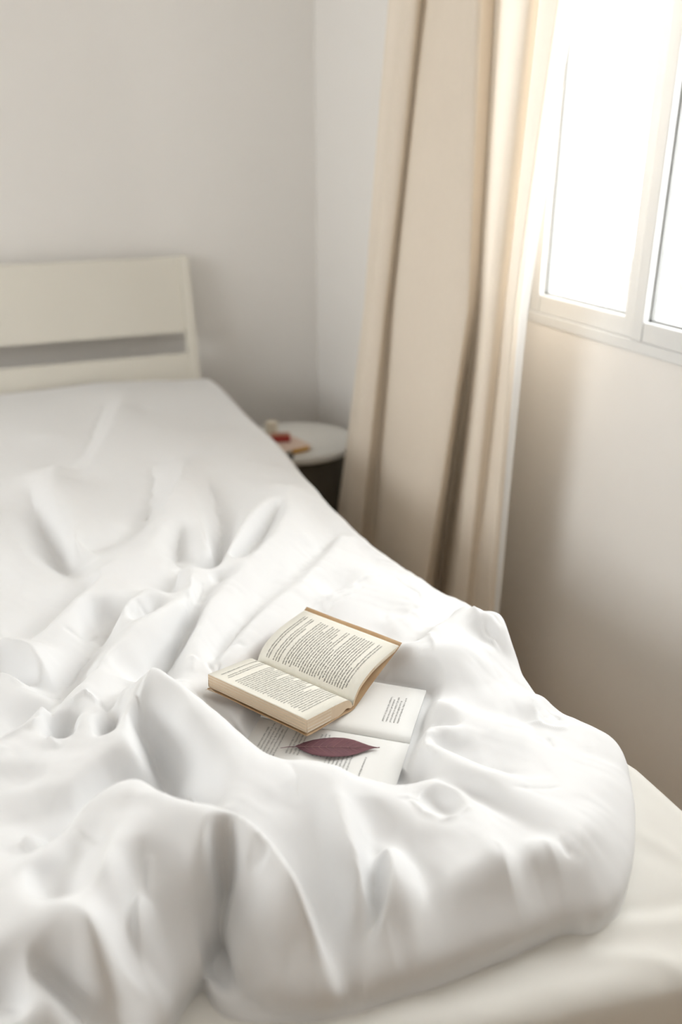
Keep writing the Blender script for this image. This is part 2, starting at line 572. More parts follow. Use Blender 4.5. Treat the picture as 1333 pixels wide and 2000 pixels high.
# lines of the bedding as it lies: (pixel x, pixel y, height over the mattress in cm)
LINES = [
    # --- head end, smooth
    [(0, 790, 1.6), (100, 780, 1.8), (200, 752, 2.4), (300, 748, 2.0), (385, 746, 1.0)],
    [(0, 860, 3.2), (100, 850, 3.6)], [(280, 800, 3.0)], [(360, 820, 2.8), (460, 830, 1.8)],
    [(420, 900, 3.3), (500, 900, 2.6), (555, 905, 1.8)], [(470, 940, 3.4), (520, 925, 3.0)],
    [(250, 765, 3.2), (222, 830, 4.2), (200, 880, 4.6), (150, 935, 4.8)],
    [(205, 790, 2.8), (165, 880, 3.4), (133, 918, 3.8)],
    [(110, 915, 5.6), (95, 960, 5.9), (110, 1000, 6.0), (140, 1040, 6.2), (150, 1075, 6.2)],
    [(55, 945, 4.6), (70, 990, 4.2), (90, 1030, 3.8), (115, 1080, 3.7), (148, 1120, 4.0)],
    [(0, 950, 4.6)], [(0, 1000, 5.2), (20, 1050, 5.8), (60, 1100, 5.8), (95, 1150, 5.4)], [(0, 1130, 5.8), (0, 1200, 5.9), (50, 1200, 5.4)],
    [(200, 980, 5.4), (230, 1025, 5.4)],
    [(165, 1076, 5.0), (220, 1060, 4.9), (285, 1022, 4.4)],
    [(190, 1120, 6.3), (240, 1095, 6.3), (280, 1055, 6.0)],
    [(360, 905, 4.4), (345, 950, 5.3), (320, 1000, 5.9), (300, 1060, 6.4), (285, 1110, 6.4)],
    [(310, 900, 3.5), (300, 960, 3.9), (290, 1005, 4.1)],
    [(375, 950, 5.2), (385, 1000, 5.5), (402, 1050, 5.9), (412, 1080, 6.0)],
    [(402, 925, 3.5), (415, 980, 3.5), (432, 1030, 3.7), (428, 1080, 4.0), (412, 1120, 4.4)],
    [(350, 1035, 5.0), (345, 1085, 4.6), (368, 1095, 4.9)],
    [(368, 1115, 6.9), (378, 1130, 6.8), (366, 1170, 7.0)], [(340, 1140, 5.0), (330, 1165, 5.3)],
    # --- the long folds running down from the right edge
    [(548, 952, 5.8), (520, 985, 6.4), (480, 1035, 6.5), (450, 1085, 6.5), (420, 1125, 6.5), (395, 1160, 6.3), (372, 1190, 6.1)],
    [(540, 995, 5.7), (515, 1030, 5.2), (490, 1065, 5.1), (450, 1105, 5.2), (420, 1140, 5.3), (390, 1178, 5.3), (370, 1215, 5.2), (345, 1255, 4.8), (312, 1300, 4.6), (285, 1335, 4.8)],
    [(565, 958, 6.2), (560, 1010, 7.0), (530, 1060, 7.1), (480, 1110, 7.1), (430, 1160, 7.1), (400, 1200, 7.1), (382, 1250, 6.6), (360, 1300, 6.0)],
    [(600, 980, 5.2), (622, 1020, 4.6)], [(600, 1050, 6.4)],
    [(655, 1045, 3.6), (620, 1080, 5.2), (560, 1135, 5.9), (500, 1190, 5.8), (450, 1240, 5.5), (415, 1285, 5.2)],
    [(668, 1048, 4.6), (640, 1090, 6.4), (590, 1140, 6.7), (530, 1190, 6.8), (480, 1240, 6.4), (440, 1285, 5.7)],
    [(690, 1060, 4.0), (740, 1105, 4.2)], [(700, 1115, 6.2), (650, 1150, 5.4)], [(720, 1135, 6.2), (670, 1170, 5.9), (625, 1193, 5.2)],
    # --- under the book and the booklet
    [(620, 1230, 4.4), (700, 1255, 4.3)], [(600, 1300, 4.0), (520, 1330, 4.2), (440, 1345, 4.6)], [(400, 1330, 5.4)],
    [(560, 1400, 3.8), (650, 1345, 3.8), (700, 1310, 4.2)], [(480, 1390, 4.6), (430, 1365, 5.2)],
    [(780, 1400, 3.9), (700, 1420, 3.7), (640, 1430, 3.7)], [(780, 1500, 3.6), (700, 1490, 3.5), (600, 1480, 3.6), (520, 1470, 3.9)], [(770, 1450, 3.7), (560, 1440, 3.7)],
    # --- right side towards the window
    [(770, 1150, 5.6), (830, 1192, 5.0), (880, 1220, 4.2)], [(760, 1190, 4.8), (820, 1225, 5.0)],
    [(905, 1206, 7.4), (945, 1222, 7.8), (978, 1244, 7.0)], [(915, 1235, 5.6), (950, 1255, 5.6)],
    [(776, 1273, 6.2), (820, 1286, 6.8), (850, 1289, 7.0), (895, 1282, 7.2), (965, 1263, 6.0)],
    [(822, 1256, 5.3), (800, 1250, 5.2)], [(845, 1238, 7.0), (850, 1268, 7.2)],
    [(760, 1312, 4.6), (810, 1332, 4.7), (860, 1347, 4.7), (910, 1370, 4.6), (980, 1392, 4.4), (1030, 1402, 4.0)],
    [(850, 1382, 5.6), (900, 1402, 6.0), (1000, 1424, 5.6), (1050, 1436, 5.2)],
    [(1000, 1296, 4.6), (1035, 1345, 3.6)], [(1040, 1362, 4.6), (1048, 1400, 4.7)], [(1066, 1392, 3.7)], [(1085, 1402, 4.4), (1080, 1425, 4.8)],
    [(1130, 1430, 4.6), (1190, 1470, 4.4), (1215, 1500, 4.4)], [(1090, 1460, 5.6), (1150, 1500, 6.0), (1190, 1560, 6.4)],
    [(835, 1418, 4.6), (880, 1420, 5.0)], [(830, 1442, 6.0), (880, 1433, 6.1)],
    [(835, 1456, 4.8), (900, 1472, 5.2), (960, 1492, 5.7), (1020, 1507, 6.0)],
    [(818, 1468, 5.8), (856, 1486, 6.9), (910, 1513, 7.5), (955, 1531, 7.6), (989, 1554, 7.7), (1071, 1595, 8.0), (1133, 1628, 8.0), (1175, 1636, 7.4)],
    [(815, 1500, 4.4), (830, 1512, 4.8)],
    [(860, 1525, 6.8), (930, 1552, 6.9), (1010, 1600, 7.4), (1060, 1630, 7.6)],
    [(836, 1535, 7.4), (877, 1545, 7.9), (915, 1582, 8.3), (931, 1607, 8.6), (956, 1657, 8.9), (989, 1706, 8.9), (1022, 1741, 8.4)],
    [(850, 1560, 6.8), (890, 1590, 7.4)],
    [(980, 1640, 8.0), (1030, 1700, 8.1)], [(1059, 1653, 8.6), (1113, 1694, 8.8), (1145, 1723, 8.4)], [(1100, 1660, 8.0), (1150, 1690, 7.8)],
    [(1200, 1640, 7.0), (1195, 1700, 6.6), (1180, 1740, 6.2)],
    [(1090, 1745, 8.0), (947, 1768, 7.9), (865, 1815, 7.2), (800, 1845, 6.6)],
    # --- the crest below the booklet, and its front
    [(303, 1341, 11.4), (340, 1365, 11.2), (380, 1395, 10.6), (420, 1420, 9.8), (470, 1455, 9.0), (510, 1480, 8.4), (560, 1497, 8.0), (620, 1505, 8.2), (660, 1515, 8.4), (700, 1535, 8.0), (760, 1562, 7.8), (820, 1595, 8.0), (870, 1612, 8.4), (915, 1606, 8.5)],
    [(335, 1335, 8.0), (380, 1370, 6.8), (420, 1395, 5.8), (460, 1425, 5.0), (495, 1450, 4.4)],
    [(560, 1560, 8.4), (500, 1540, 9.0), (430, 1480, 9.6), (360, 1420, 10.6)],
    [(652, 1525, 9.2), (665, 1600, 9.4), (690, 1675, 8.9), (708, 1755, 8.0)],
    [(620, 1600, 8.2), (640, 1680, 7.6), (670, 1760, 6.9)],
    [(720, 1600, 7.6), (722, 1650, 7.4), (730, 1720, 6.9), (735, 1790, 6.3)],
    [(754, 1665, 8.5), (762, 1727, 8.4), (756, 1789, 7.6), (782, 1850, 6.0)],
    [(800, 1660, 7.4), (830, 1720, 7.4), (830, 1780, 7.2)], [(870, 1680, 8.2), (890, 1740, 8.0)],
    [(718, 1855, 6.4), (735, 1890, 5.8), (752, 1930, 4.4)], [(700, 1870, 5.4), (712, 1920, 4.4)],
    # --- deep crease left of the crest, and the sweeping ridge of the centre lobe
    [(273, 1418, 8.8), (297, 1460, 7.6), (315, 1490, 7.0), (345, 1511, 6.8), (362, 1535, 7.2), (390, 1568, 8.0), (396, 1592, 9.2)],
    [(440, 1570, 9.0), (500, 1625, 8.6), (550, 1690, 7.9), (592, 1755, 7.2), (635, 1835, 6.2), (690, 1905, 5.2)],
    [(278, 1562, 11.8), (330, 1585, 12.3), (367, 1604, 12.4), (420, 1628, 12.2), (462, 1643, 11.6), (525, 1696, 10.8), (577, 1759, 9.8), (620, 1850, 8.3), (668, 1928, 5.4)],
    [(500, 1705, 9.6), (505, 1780, 8.2), (540, 1840, 7.4), (600, 1900, 6.0)], [(458, 1705, 9.2)],
    [(434, 1670, 9.4), (438, 1730, 6.6), (438, 1790, 4.4), (428, 1860, 2.6)],
    [(480, 1800, 6.8), (470, 1880, 4.6), (520, 1900, 5.0), (590, 1945, 4.0)], [(450, 1700, 9.2), (470, 1745, 8.4)],
    # --- left lobe
    [(270, 1540, 10.8), (210, 1562, 11.0), (168, 1584, 10.6), (132, 1622, 10.2)],
    [(300, 1522, 7.2), (240, 1534, 7.6), (185, 1562, 8.2), (150, 1592, 8.6), (122, 1618, 8.4), (96, 1642, 8.2)],
    [(250, 1600, 12.0), (230, 1680, 12.2), (215, 1730, 12.1)], [(300, 1625, 12.2)], [(160, 1660, 10.6), (130, 1700, 10.4)],
    [(115, 1650, 10.6), (75, 1690, 10.8), (20, 1720, 10.8), (55, 1775, 11.2), (120, 1808, 11.8), (180, 1855, 11.6), (231, 1930, 9.2)],
    [(75, 1712, 10.0), (95, 1745, 10.1), (140, 1760, 10.8)],
    [(265, 1700, 10.9), (262, 1800, 9.4), (262, 1880, 8.0)], [(290, 1720, 10.4), (300, 1800, 8.8), (305, 1880, 7.0)],
    [(276, 1760, 10.8), (274, 1810, 10.0), (284, 1870, 8.7), (300, 1920, 7.2), (316, 1945, 6.4)],
    [(350, 1700, 10.6), (335, 1780, 8.9), (335, 1840, 7.6)], [(345, 1840, 8.4), (346, 1890, 7.0), (352, 1905, 6.4)], [(375, 1760, 9.6), (383, 1830, 8.2), (380, 1880, 6.4)],
    [(418, 1668, 10.9), (424, 1720, 9.9), (425, 1780, 8.6), (414, 1850, 6.6), (396, 1905, 3.6)],
    [(0, 1868, 10.4), (60, 1858, 10.6), (120, 1868, 10.4), (175, 1895, 9.6)],
    [(46, 1890, 9.9), (65, 1920, 9.6), (92, 1955, 9.2), (120, 2000, 8.8)], [(90, 1900, 8.9), (150, 1925, 8.2), (180, 1990, 7.2)], [(8, 1930, 8.4), (40, 1975, 8.0)], [(0, 1985, 8.8)],
    [(222, 1960, 8.0), (250, 2000, 7.2)], [(290, 1970, 5.6)], [(0, 2080, 7.5), (120, 2080, 7.0)],
    # --- tangle of folds on the left
    [(180, 1137, 5.0), (150, 1166, 4.9), (90, 1220, 5.0), (48, 1247, 5.3)],
    [(188, 1140, 6.4), (170, 1172, 6.7), (120, 1222, 6.8), (80, 1258, 6.6)],
    [(182, 1200, 4.9), (170, 1225, 5.2)], [(130, 1245, 6.2)],
    [(240, 1196, 5.4), (195, 1248, 5.2), (168, 1272, 5.2), (144, 1302, 5.3), (120, 1326, 5.5), (90, 1345, 5.8)],
    [(220, 1165, 6.6), (230, 1130, 6.2)],
    [(300, 1160, 7.3), (262, 1190, 7.3), (240, 1208, 7.1)], [(300, 1190, 6.0), (262, 1214, 5.9)],
    [(360, 1188, 7.1), (300, 1232, 7.6), (225, 1284, 7.6), (168, 1335, 7.9), (120, 1380, 8.0)],
    [(270, 1285, 6.6), (230, 1305, 6.8)], [(260, 1335, 7.4), (240, 1350, 7.6)],
    [(190, 1336, 6.2), (172, 1348, 5.9), (158, 1358, 6.4)], [(158, 1368, 8.8), (195, 1378, 8.6), (225, 1362, 8.4)],
    [(0, 1270, 7.7), (50, 1286, 7.8), (100, 1316, 7.4)], [(0, 1302, 5.9), (60, 1328, 5.9)], [(0, 1325, 7.7), (30, 1336, 7.5)], [(0, 1358, 7.5), (70, 1362, 7.4)],
    [(60, 1405, 6.0), (30, 1430, 6.2)], [(88, 1392, 8.9), (80, 1420, 8.8), (50, 1436, 8.6), (0, 1448, 8.2)],
    [(98, 1400, 6.4), (98, 1418, 6.6)],
    [(110, 1426, 6.8), (138, 1452, 7.2)], [(100, 1448, 9.2), (112, 1472, 9.2), (150, 1482, 9.6)], [(148, 1412, 9.3), (158, 1445, 9.6)],
    [(190, 1400, 9.4), (185, 1450, 9.8)], [(222, 1403, 8.4), (206, 1430, 8.4), (208, 1450, 8.8)],
    [(280, 1350, 10.6), (252, 1400, 10.3), (236, 1450, 10.3)], [(230, 1475, 10.2), (288, 1490, 9.6)],
    [(265, 1440, 9.8)], [(100, 1500, 9.4), (50, 1482, 9.2), (0, 1500, 9.0)], [(200, 1500, 9.6), (150, 1530, 9.6)],
    [(0, 1550, 8.4), (110, 1548, 9.4)], [(0, 1520, 8.6), (60, 1525, 8.6)], [(0, 1600, 8.0), (60, 1592, 8.2)], [(50, 1640, 9.2), (80, 1638, 9.2)], [(0, 1665, 9.0), (60, 1660, 8.6)],
]

# small crisp wrinkles laid over the big folds: (line in pixels, height there in cm, rise in mm, half width in mm)
WRINKLES = [
    ([(60, 950), (75, 1000), (100, 1050), (130, 1100)], 4.5, -6, 15), ([(205, 790), (185, 840), (160, 890)], 3.2, -3, 11), ([(300, 905), (295, 960), (290, 1010)], 4.2, -5, 13),
    ([(405, 930), (418, 980), (432, 1030), (425, 1085)], 3.8, -6, 15), ([(350, 1040), (345, 1090)], 4.8, -5, 11), ([(238, 768), (215, 840), (180, 900)], 4.2, 1.4, 14), ([(365, 905), (345, 960), (318, 1010)], 5.5, 4, 13),
    ([(153, 1617), (182, 1640), (210, 1665)], 11, -3.0, 5), ([(48, 1640), (66, 1630), (84, 1616)], 9, 4, 7), ([(30, 1652), (70, 1660)], 9, -3, 6),
    ([(1005, 1549), (1050, 1544), (1092, 1541)], 7.5, -2.4, 4), ([(820, 1386), (842, 1379)], 5, 1.6, 3), ([(822, 1397), (845, 1388)], 5, 1.6, 3), ([(815, 1408), (838, 1400)], 5, -1.4, 3),
    ([(915, 1217), (940, 1241), (972, 1259)], 7, 5, 6), ([(932, 1211), (958, 1232), (975, 1240)], 7, -4, 6), ([(880, 1225), (915, 1217)], 6, 4, 7),
    ([(530, 1863), (570, 1862), (612, 1868)], 8, 5, 7), ([(599, 1945), (610, 1910), (622, 1880)], 7, 6, 7), ([(662, 1978), (650, 1955), (640, 1932)], 5, 6, 7), ([(686, 1932), (668, 1915), (645, 1898)], 6.5, 5, 7),
    ([(560, 1818), (592, 1809)], 9.5, -3.5, 5), ([(494, 1707), (522, 1722)], 10, -6, 8), ([(470, 1729), (434, 1758)], 8.5, 5, 8), ([(452, 1690), (458, 1716)], 10.5, 5, 6),
    ([(606, 1191), (645, 1170), (700, 1146), (745, 1136)], 5.5, 4, 5), ([(615, 1200), (660, 1180), (710, 1160)], 5.2, -3, 5),
    ([(742, 1332), (752, 1318), (765, 1312)], 4.6, 3, 5), ([(768, 1350), (800, 1356)], 4.6, -2.4, 5), ([(790, 1340), (812, 1352)], 4.6, 2.5, 5),
    ([(812, 1478), (822, 1500), (818, 1515)], 5, -5, 8), ([(803, 1562), (830, 1588), (857, 1607)], 8, 3.5, 5), ([(922, 1586), (890, 1600), (862, 1608)], 8.4, 3, 5),
    ([(1040, 1366), (1047, 1400), (1052, 1412)], 4.8, 4, 5), ([(1030, 1404), (1075, 1420), (1110, 1432)], 5, 3.5, 6), ([(1062, 1385), (1090, 1412)], 4.6, -4, 6), ([(1075, 1438), (1082, 1462)], 5.4, -3, 6),
    ([(1008, 1720), (985, 1690), (962, 1650)], 8.9, 3, 5), ([(1113, 1694), (1085, 1668), (1062, 1646)], 8.7, 3, 5), ([(1040, 1680), (1062, 1700), (1080, 1722)], 8.2, -3, 7), ([(1090, 1640), (1120, 1668)], 8, -2.5, 6),
    ([(1140, 1728), (1165, 1742), (1180, 1760)], 7.4, 4, 6), ([(1110, 1745), (1120, 1775)], 6.6, -3, 7), ([(1160, 1745), (1158, 1790)], 5.5, -3, 7),
    ([(690, 1675), (702, 1720), (710, 1762)], 8.5, 4, 5), ([(754, 1668), (764, 1727), (757, 1780), (784, 1852)], 8, 4, 6), ([(740, 1690), (745, 1730)], 7.5, -4, 6),
    ([(718, 1858), (735, 1892), (754, 1934)], 6, 4, 5), ([(830, 1850), (838, 1868)], 6, 2.5, 6), ([(790, 1800), (800, 1840)], 6.8, -3, 7),
    ([(276, 1762), (274, 1812), (285, 1872), (300, 1920), (316, 1946)], 9, 5, 5), ([(346, 1842), (346, 1888), (354, 1906)], 7.6, 5, 6), ([(374, 1765), (383, 1830), (381, 1875)], 8.4, 4, 6), ([(300, 1690), (292, 1735)], 10.8, 3, 6),
    ([(218, 1958), (236, 1968), (252, 2000)], 8, 5, 5), ([(262, 1894), (245, 1905), (230, 1925)], 9, 4, 6),
    ([(300, 1398), (322, 1440), (345, 1490)], 10, -2, 6), ([(285, 1352), (272, 1385), (270, 1420)], 10.5, -5, 6), ([(303, 1345), (285, 1372), (268, 1392)], 11, 3, 5),
    ([(168, 1272), (146, 1300), (120, 1326)], 5.4, -5, 5), ([(242, 1196), (215, 1224), (195, 1248)], 5.4, -4, 5), ([(180, 1137), (150, 1166), (120, 1194), (90, 1220)], 5, -4, 6),
    ([(350, 1245), (318, 1290), (290, 1332)], 4.8, -6, 5), ([(284, 1335), (280, 1345)], 6, -6, 5), ([(400, 1152), (370, 1195), (350, 1235)], 5.4, -4, 5), ([(372, 1192), (338, 1222), (300, 1246)], 7.4, 3, 6),
    ([(100, 1390), (100, 1420), (104, 1432)], 7, -8, 6), ([(88, 1388), (80, 1412), (58, 1432)], 9, 5, 6), ([(108, 1428), (128, 1440), (142, 1456)], 7.2, -8, 8), ([(100, 1446), (116, 1468)], 9.2, 4, 6),
    ([(188, 1334), (170, 1350), (156, 1358)], 6, -7, 6), ([(140, 1372), (165, 1362), (190, 1372)], 9, 5, 5), ([(222, 1402), (210, 1424), (206, 1444)], 8.4, -7, 6), ([(228, 1376), (250, 1352), (280, 1345)], 9.5, 4, 5), ([(190, 1372), (212, 1384), (228, 1376)], 8.8, -3, 5),
    ([(265, 1182), (240, 1204)], 7.2, 4, 6), ([(250, 1218), (272, 1200), (290, 1198)], 6, -4, 5), ([(126, 1244), (160, 1240), (190, 1226)], 5.6, -3.5, 7),
    ([(60, 1355), (85, 1346), (110, 1334)], 6.6, -5, 6), ([(0, 1272), (50, 1287), (98, 1316)], 7.6, 3, 6), ([(0, 1328), (25, 1334), (40, 1345)], 7.6, 4, 6), ([(0, 1448), (40, 1440), (70, 1425)], 8.5, 4, 6),
    ([(100, 1640), (122, 1615), (150, 1592), (185, 1564), (240, 1534), (300, 1522)], 8, -4, 7), ([(295, 1458), (315, 1490), (345, 1511), (362, 1536), (390, 1570)], 7.4, -5, 6), ([(405, 1560), (395, 1590), (400, 1605)], 9.2, -4, 6),
    ([(345, 1520), (365, 1545), (392, 1560)], 8.2, 3, 5), ([(380, 1130), (372, 1160), (362, 1185)], 7, 4, 6), ([(345, 1090), (352, 1110), (340, 1140)], 5, -4, 7),
    ([(530, 1010), (500, 1052), (462, 1095)], 5.4, -4, 6), ([(500, 1190), (455, 1236), (420, 1282)], 5.8, -3, 6), ([(400, 1300), (418, 1312), (430, 1300)], 5.4, -4, 6), ([(372, 1290), (380, 1312)], 6, 4, 6), ([(450, 1262), (480, 1268)], 5.8, -2.5, 6),
    ([(350, 1310), (342, 1335), (352, 1352)], 8, -4, 7), ([(425, 1405), (470, 1432)], 5.2, 3, 6), ([(455, 1395), (500, 1425), (508, 1440)], 4.6, -3, 6),
    ([(560, 1500), (585, 1530), (590, 1560)], 8.6, -2.5, 7), ([(780, 1560), (812, 1548), (836, 1537)], 7.8, 3, 5), ([(700, 1532), (745, 1543), (780, 1546)], 5, -3, 5),
    ([(760, 1128), (800, 1150), (830, 1172)], 5.2, -2.5, 6), ([(780, 1200), (815, 1190), (850, 1190)], 5, -2.5, 7), ([(835, 1245), (842, 1265), (846, 1285)], 7, 3, 5), ([(815, 1245), (825, 1265)], 5.6, -4, 7),
    ([(880, 1436), (850, 1440), (826, 1446)], 6.2, 3.5, 5), ([(840, 1424), (870, 1418)], 5, -3, 6), ([(828, 1462), (842, 1474), (850, 1484)], 6.6, 3, 5), ([(905, 1474), (960, 1492), (1000, 1500)], 5.8, -3, 7),
]

# outline of the duvet on the bed: along the right side, round the foot, then out of view on the left
FOOTPRINT = [(0.742, 3.00)]
for px, py, h in ((440, 772, -1), (480, 818, -1), (520, 855, -1), (560, 893, -1), (600, 950, -1), (640, 1010, -1), (656, 1024, -1), (690, 1050, -1), (730, 1090, -1),
                  (770, 1120, -1), (830, 1165, -1), (870, 1200, -1), (905, 1196, 0), (950, 1213, 1.0), (990, 1238, 2.5), (990, 1262, 1), (1002, 1294, 1), (1040, 1350, 1),
                  (1100, 1400, 1), (1160, 1440, 1), (1205, 1465, 0), (1232, 1496, 1.5), (1243, 1540, 3), (1242, 1600, 3), (1234, 1680, 2.4), (1214, 1760, 1.2),
                  (1190, 1805, .4), (1155, 1832, 0), (1100, 1826, 0), (1050, 1846, 0), (1000, 1868, 0), (925, 1897, 0), (850, 1925, 0), (780, 1952, 0), (710, 1974, 0), (650, 1986, 0),
                  (560, 1994, 0), (490, 1996, 0), (440, 1985, 0), (412, 1955, 0), (402, 1918, 0), (385, 1932, 0), (340, 2000, 0), (290, 2080, 0), (200, 2160, 0)):
    p = bed(px, py, h / 100)
    FOOTPRINT.append((p[0], p[1]))
FOOTPRINT += [(-0.20, 0.49), (-0.5, 0.50), (-0.78, 0.50), (-0.79, 3.00)]


def chaikin(P):
    out = []
    n = len(P)
    for i in range(n):
        a, b = np.array(P[i]), np.array(P[(i + 1) % n])
        out += [tuple(a * .75 + b * .25), tuple(a * .25 + b * .75)]
    return out


# where the two books lie: the bedding is pressed down beneath them
BK_Z = BED_Z + 0.032
G2 = on_z(801, 1453, BK_Z)
BA = on_z(490, 1482, BK_Z) - on_z(798, 1540, BK_Z)
BA = np.array([BA[0], BA[1], 0]) / np.linalg.norm(BA[:2])         # along the gutter, to the left
BU = np.array([BA[1], -BA[0], 0.0])                               # from the near page to the far page
if BU[1] < 0:
    BU = -BU


BOOK_LEN = 0.178
BOOK_B = on_z(502, 1297, CAM_Z - 0.722)                            # head of the gutter of the open paperback
BOOK_A = on_z(692, 1380, CAM_Z - 0.722) - BOOK_B
BOOK_A = np.array([BOOK_A[0], BOOK_A[1], 0.0]) / np.linalg.norm(BOOK_A[:2])
BOOK_R = np.array([-BOOK_A[1], BOOK_A[0], 0.0])                   # towards the page that is lifted
COVER_LINE = [(-0.1035, 0.0125), (-0.085, 0.0085), (-0.05, 0.003), (-0.02, -0.0025), (-0.006, -0.0055), (0.003, -0.0055), (0.010, -0.003),
              (0.04, 0.010), (0.08, 0.0240), (0.108, 0.0345), (0.1235, 0.0415)]


def duvet():
    ctrl = []
    for ln in LINES:
        pts = [np.array([*bed(px, py, h / 100)[:2], h / 100]) for px, py, h in ln]
        if len(pts) == 1:
            ctrl.append(pts[0])
        for a, b in zip(pts, pts[1:]):
            n = max(1, int(np.hypot(*(b - a)[:2]) / 0.012))
            for k in range(n):
                ctrl.append(a + (b - a) * k / n)
        if len(pts) > 1:
            ctrl.append(pts[-1])
    # out of view on the left: the duvet simply goes on
    for x in (-0.28, -0.45, -0.65, -0.8):
        for y in np.arange(0.5, 3.01, 0.25):
            ctrl.append(np.array([x + RNG.uniform(-.04, .04), y, (0.02 if y > 2.6 else 0.05 + 0.03 * (y < 1.6)) + RNG.uniform(-.015, .015)]))
    for y in (0.40, 0.47):
        for x in np.arange(-0.2, 0.75, 0.1):
            ctrl.append(np.array([x, y, 0.05]))
    for y in np.arange(0.75, 3.0, 0.12):
        ctrl.append(np.array([0.80, y, 0.02]))
    ctrl = np.array(ctrl)
    # thin out points that fall on top of each other
    keep = []
    for i, c in enumerate(ctrl):
        if all(np.hypot(*(c - ctrl[j])[:2]) > 0.006 for j in keep):
            keep.append(i)
    ctrl = ctrl[keep]
    xc, yc = np.arange(-0.86, 0.90, 0.0045), np.arange(0.40, 3.02, 0.0045)
    Hc = rbf_field(ctrl, xc, yc)
    Hc = cohere(Hc, 0.005, 10, sig=1.2)
    Hl, Hm = blur(Hc, 11), blur(Hc, 4)
    Hc = Hl + 2.15 * (Hm - Hl) + 2.9 * (Hc - Hm)
    Hc = blur(cohere(Hc, 0.005, 6, sig=1.0), 0.5)
    xs = np.concatenate([np.arange(-0.82, -0.20, 0.012), np.arange(-0.20, 0.86, 0.0023)])
    ys = np.concatenate([np.arange(0.42, 1.6, 0.0023), np.arange(1.6, 2.985, 0.004)])
    H = resample(Hc, xc, yc, xs, ys)
    X, Y = np.meshgrid(xs, ys)
    fp = chaikin(FOOTPRINT)
    d = polydist(X, Y, fp, True)
    ins = inside(X, Y, fp)
    d = np.where(ins, d, -d)
    d = blur(d, 2)
    # small creases of the cotton
    lo = np.clip((1.95 - Y) / 0.7, 0.12, 1)
    wob = 0.010 * smooth_noise(X, Y, 0.10, 5)
    n1 = smooth_noise(X + wob, Y + wob, 0.024, 21, ang=math.radians(125), stretch=3.0)
    n2 = smooth_noise(X - wob, Y + wob, 0.030, 31, ang=math.radians(60), stretch=2.5)
    n3 = smooth_noise(X, Y, 0.045, 41)
    H = H + lo * (0.0006 * n1 + 0.0006 * n2 + 0.0010 * n3)
    left = np.clip((-0.06 - X) / 0.15, 0, 1) * np.clip((2.5 - Y) / 0.6, 0.1, 1)
    H = H + left * (0.010 * smooth_noise(X, Y, 0.10, 51, ang=math.radians(50), stretch=2.6) + 0.004 * n3)
    for ln, hc, amp, w in WRINKLES:
        P = np.array([bed(px, py, hc / 100)[:2] for px, py in ln])
        w = 0.8 * w / 1000
        x0, y0 = P.min(0) - 4 * w
        x1, y1 = P.max(0) + 4 * w
        i0, i1 = np.searchsorted(ys, [y0, y1])
        j0, j1 = np.searchsorted(xs, [x0, x1])
        if i1 <= i0 or j1 <= j0:
            continue
        xx, yy = X[i0:i1, j0:j1], Y[i0:i1, j0:j1]
        # bend and fade the line a little so that it does not look ruled
        qx = xx + 0.003 * smooth_noise(xx, yy, 0.03, 61)
        qy = yy + 0.003 * smooth_noise(xx, yy, 0.03, 67)
        dd = polydist(qx, qy, P)
        mid_, half = P.mean(0), max(np.hypot(*(P[-1] - P[0])) / 2, 0.012)
        fade = np.clip(1.35 - (np.hypot(xx - mid_[0], yy - mid_[1]) / half) ** 2 * 0.9, 0.1, 1)
        H[i0:i1, j0:j1] += 1.5 * amp / 1000 * fade * np.exp(-(dd / w) ** 1.25)
    def press(H, u, w, u0, u1, w0, w1, lim, soft=0.022):
        out = np.hypot(np.maximum(np.maximum(u0 - u, u - u1), 0), np.maximum(np.maximum(w0 - w, w - w1), 0))
        k = np.clip(1 - out / soft, 0, 1)
        k = k * k * (3 - 2 * k)
        return H - k * np.maximum(0, H - lim)
    ux, uy = X - G2[0], Y - G2[1]
    u, w_ = ux * BU[0] + uy * BU[1], ux * BA[0] + uy * BA[1]
    H = press(H, u, w_, -0.080, 0.124, -0.004, 0.215, BK_Z - BED_Z - 0.0045)
    ux, uy = X - BOOK_B[0], Y - BOOK_B[1]
    u, w_ = ux * BOOK_R[0] + uy * BOOK_R[1], ux * BOOK_A[0] + uy * BOOK_A[1]
    lim = np.interp(u, [p[0] for p in COVER_LINE], [p[1] for p in COVER_LINE]) + BOOK_B[2] - BED_Z - 0.004
    H = press(H, u, w_, -0.108, 0.126, -0.004, BOOK_LEN + 0.004, lim, 0.018)
    front = np.clip((1.0 - Y) / 0.3, 0, 1)
    R = 0.026 + 0.030 * front
    H = np.maximum(H, 0.012)
    t = np.clip(d / R, 0, 1)
    prof = 1 - (1 - t) ** 2.5
    slope = H * 2.5 / R
    Z = np.where(d > 0, H * prof, np.maximum(d * np.maximum(slope, 5.0), -0.13))
    over = X > BX1 - 0.015
    Z = np.where(over, Z, np.maximum(Z, -0.010 - sag(X, Y)))
    # the foot end is a plump roll: push its flank outwards
    gy, gx = np.gradient(d, ys, xs)
    gl = np.hypot(gx, gy) + 1e-6
    bulge = 0.014 * front * np.exp(-((Z - 0.035) / 0.025) ** 2) * (d > -0.004) * (d < 0.06)
    X2, Y2 = X - gx / gl * bulge, Y - gy / gl * bulge
    k = (d > -0.02) | over
    k = k & (Z > -0.128) | (d > 0)
    kf = k[:-1, :-1] & k[1:, :-1] & k[:-1, 1:] & k[1:, 1:]
    o = grid_mesh('duvet', X2, Y2, Z + BED_Z + 0.001, kf, M_DUVET)
    tag(o, 'rumpled white cotton duvet spread over the bed', 'duvet')
    def height(x, y):
        j = min(max(np.searchsorted(xs, x), 0), len(xs) - 1)
        i = min(max(np.searchsorted(ys, y), 0), len(ys) - 1)
        return Z[i, j] + BED_Z + 0.001
    return o, height


duvet_obj, duvet_z = duvet()


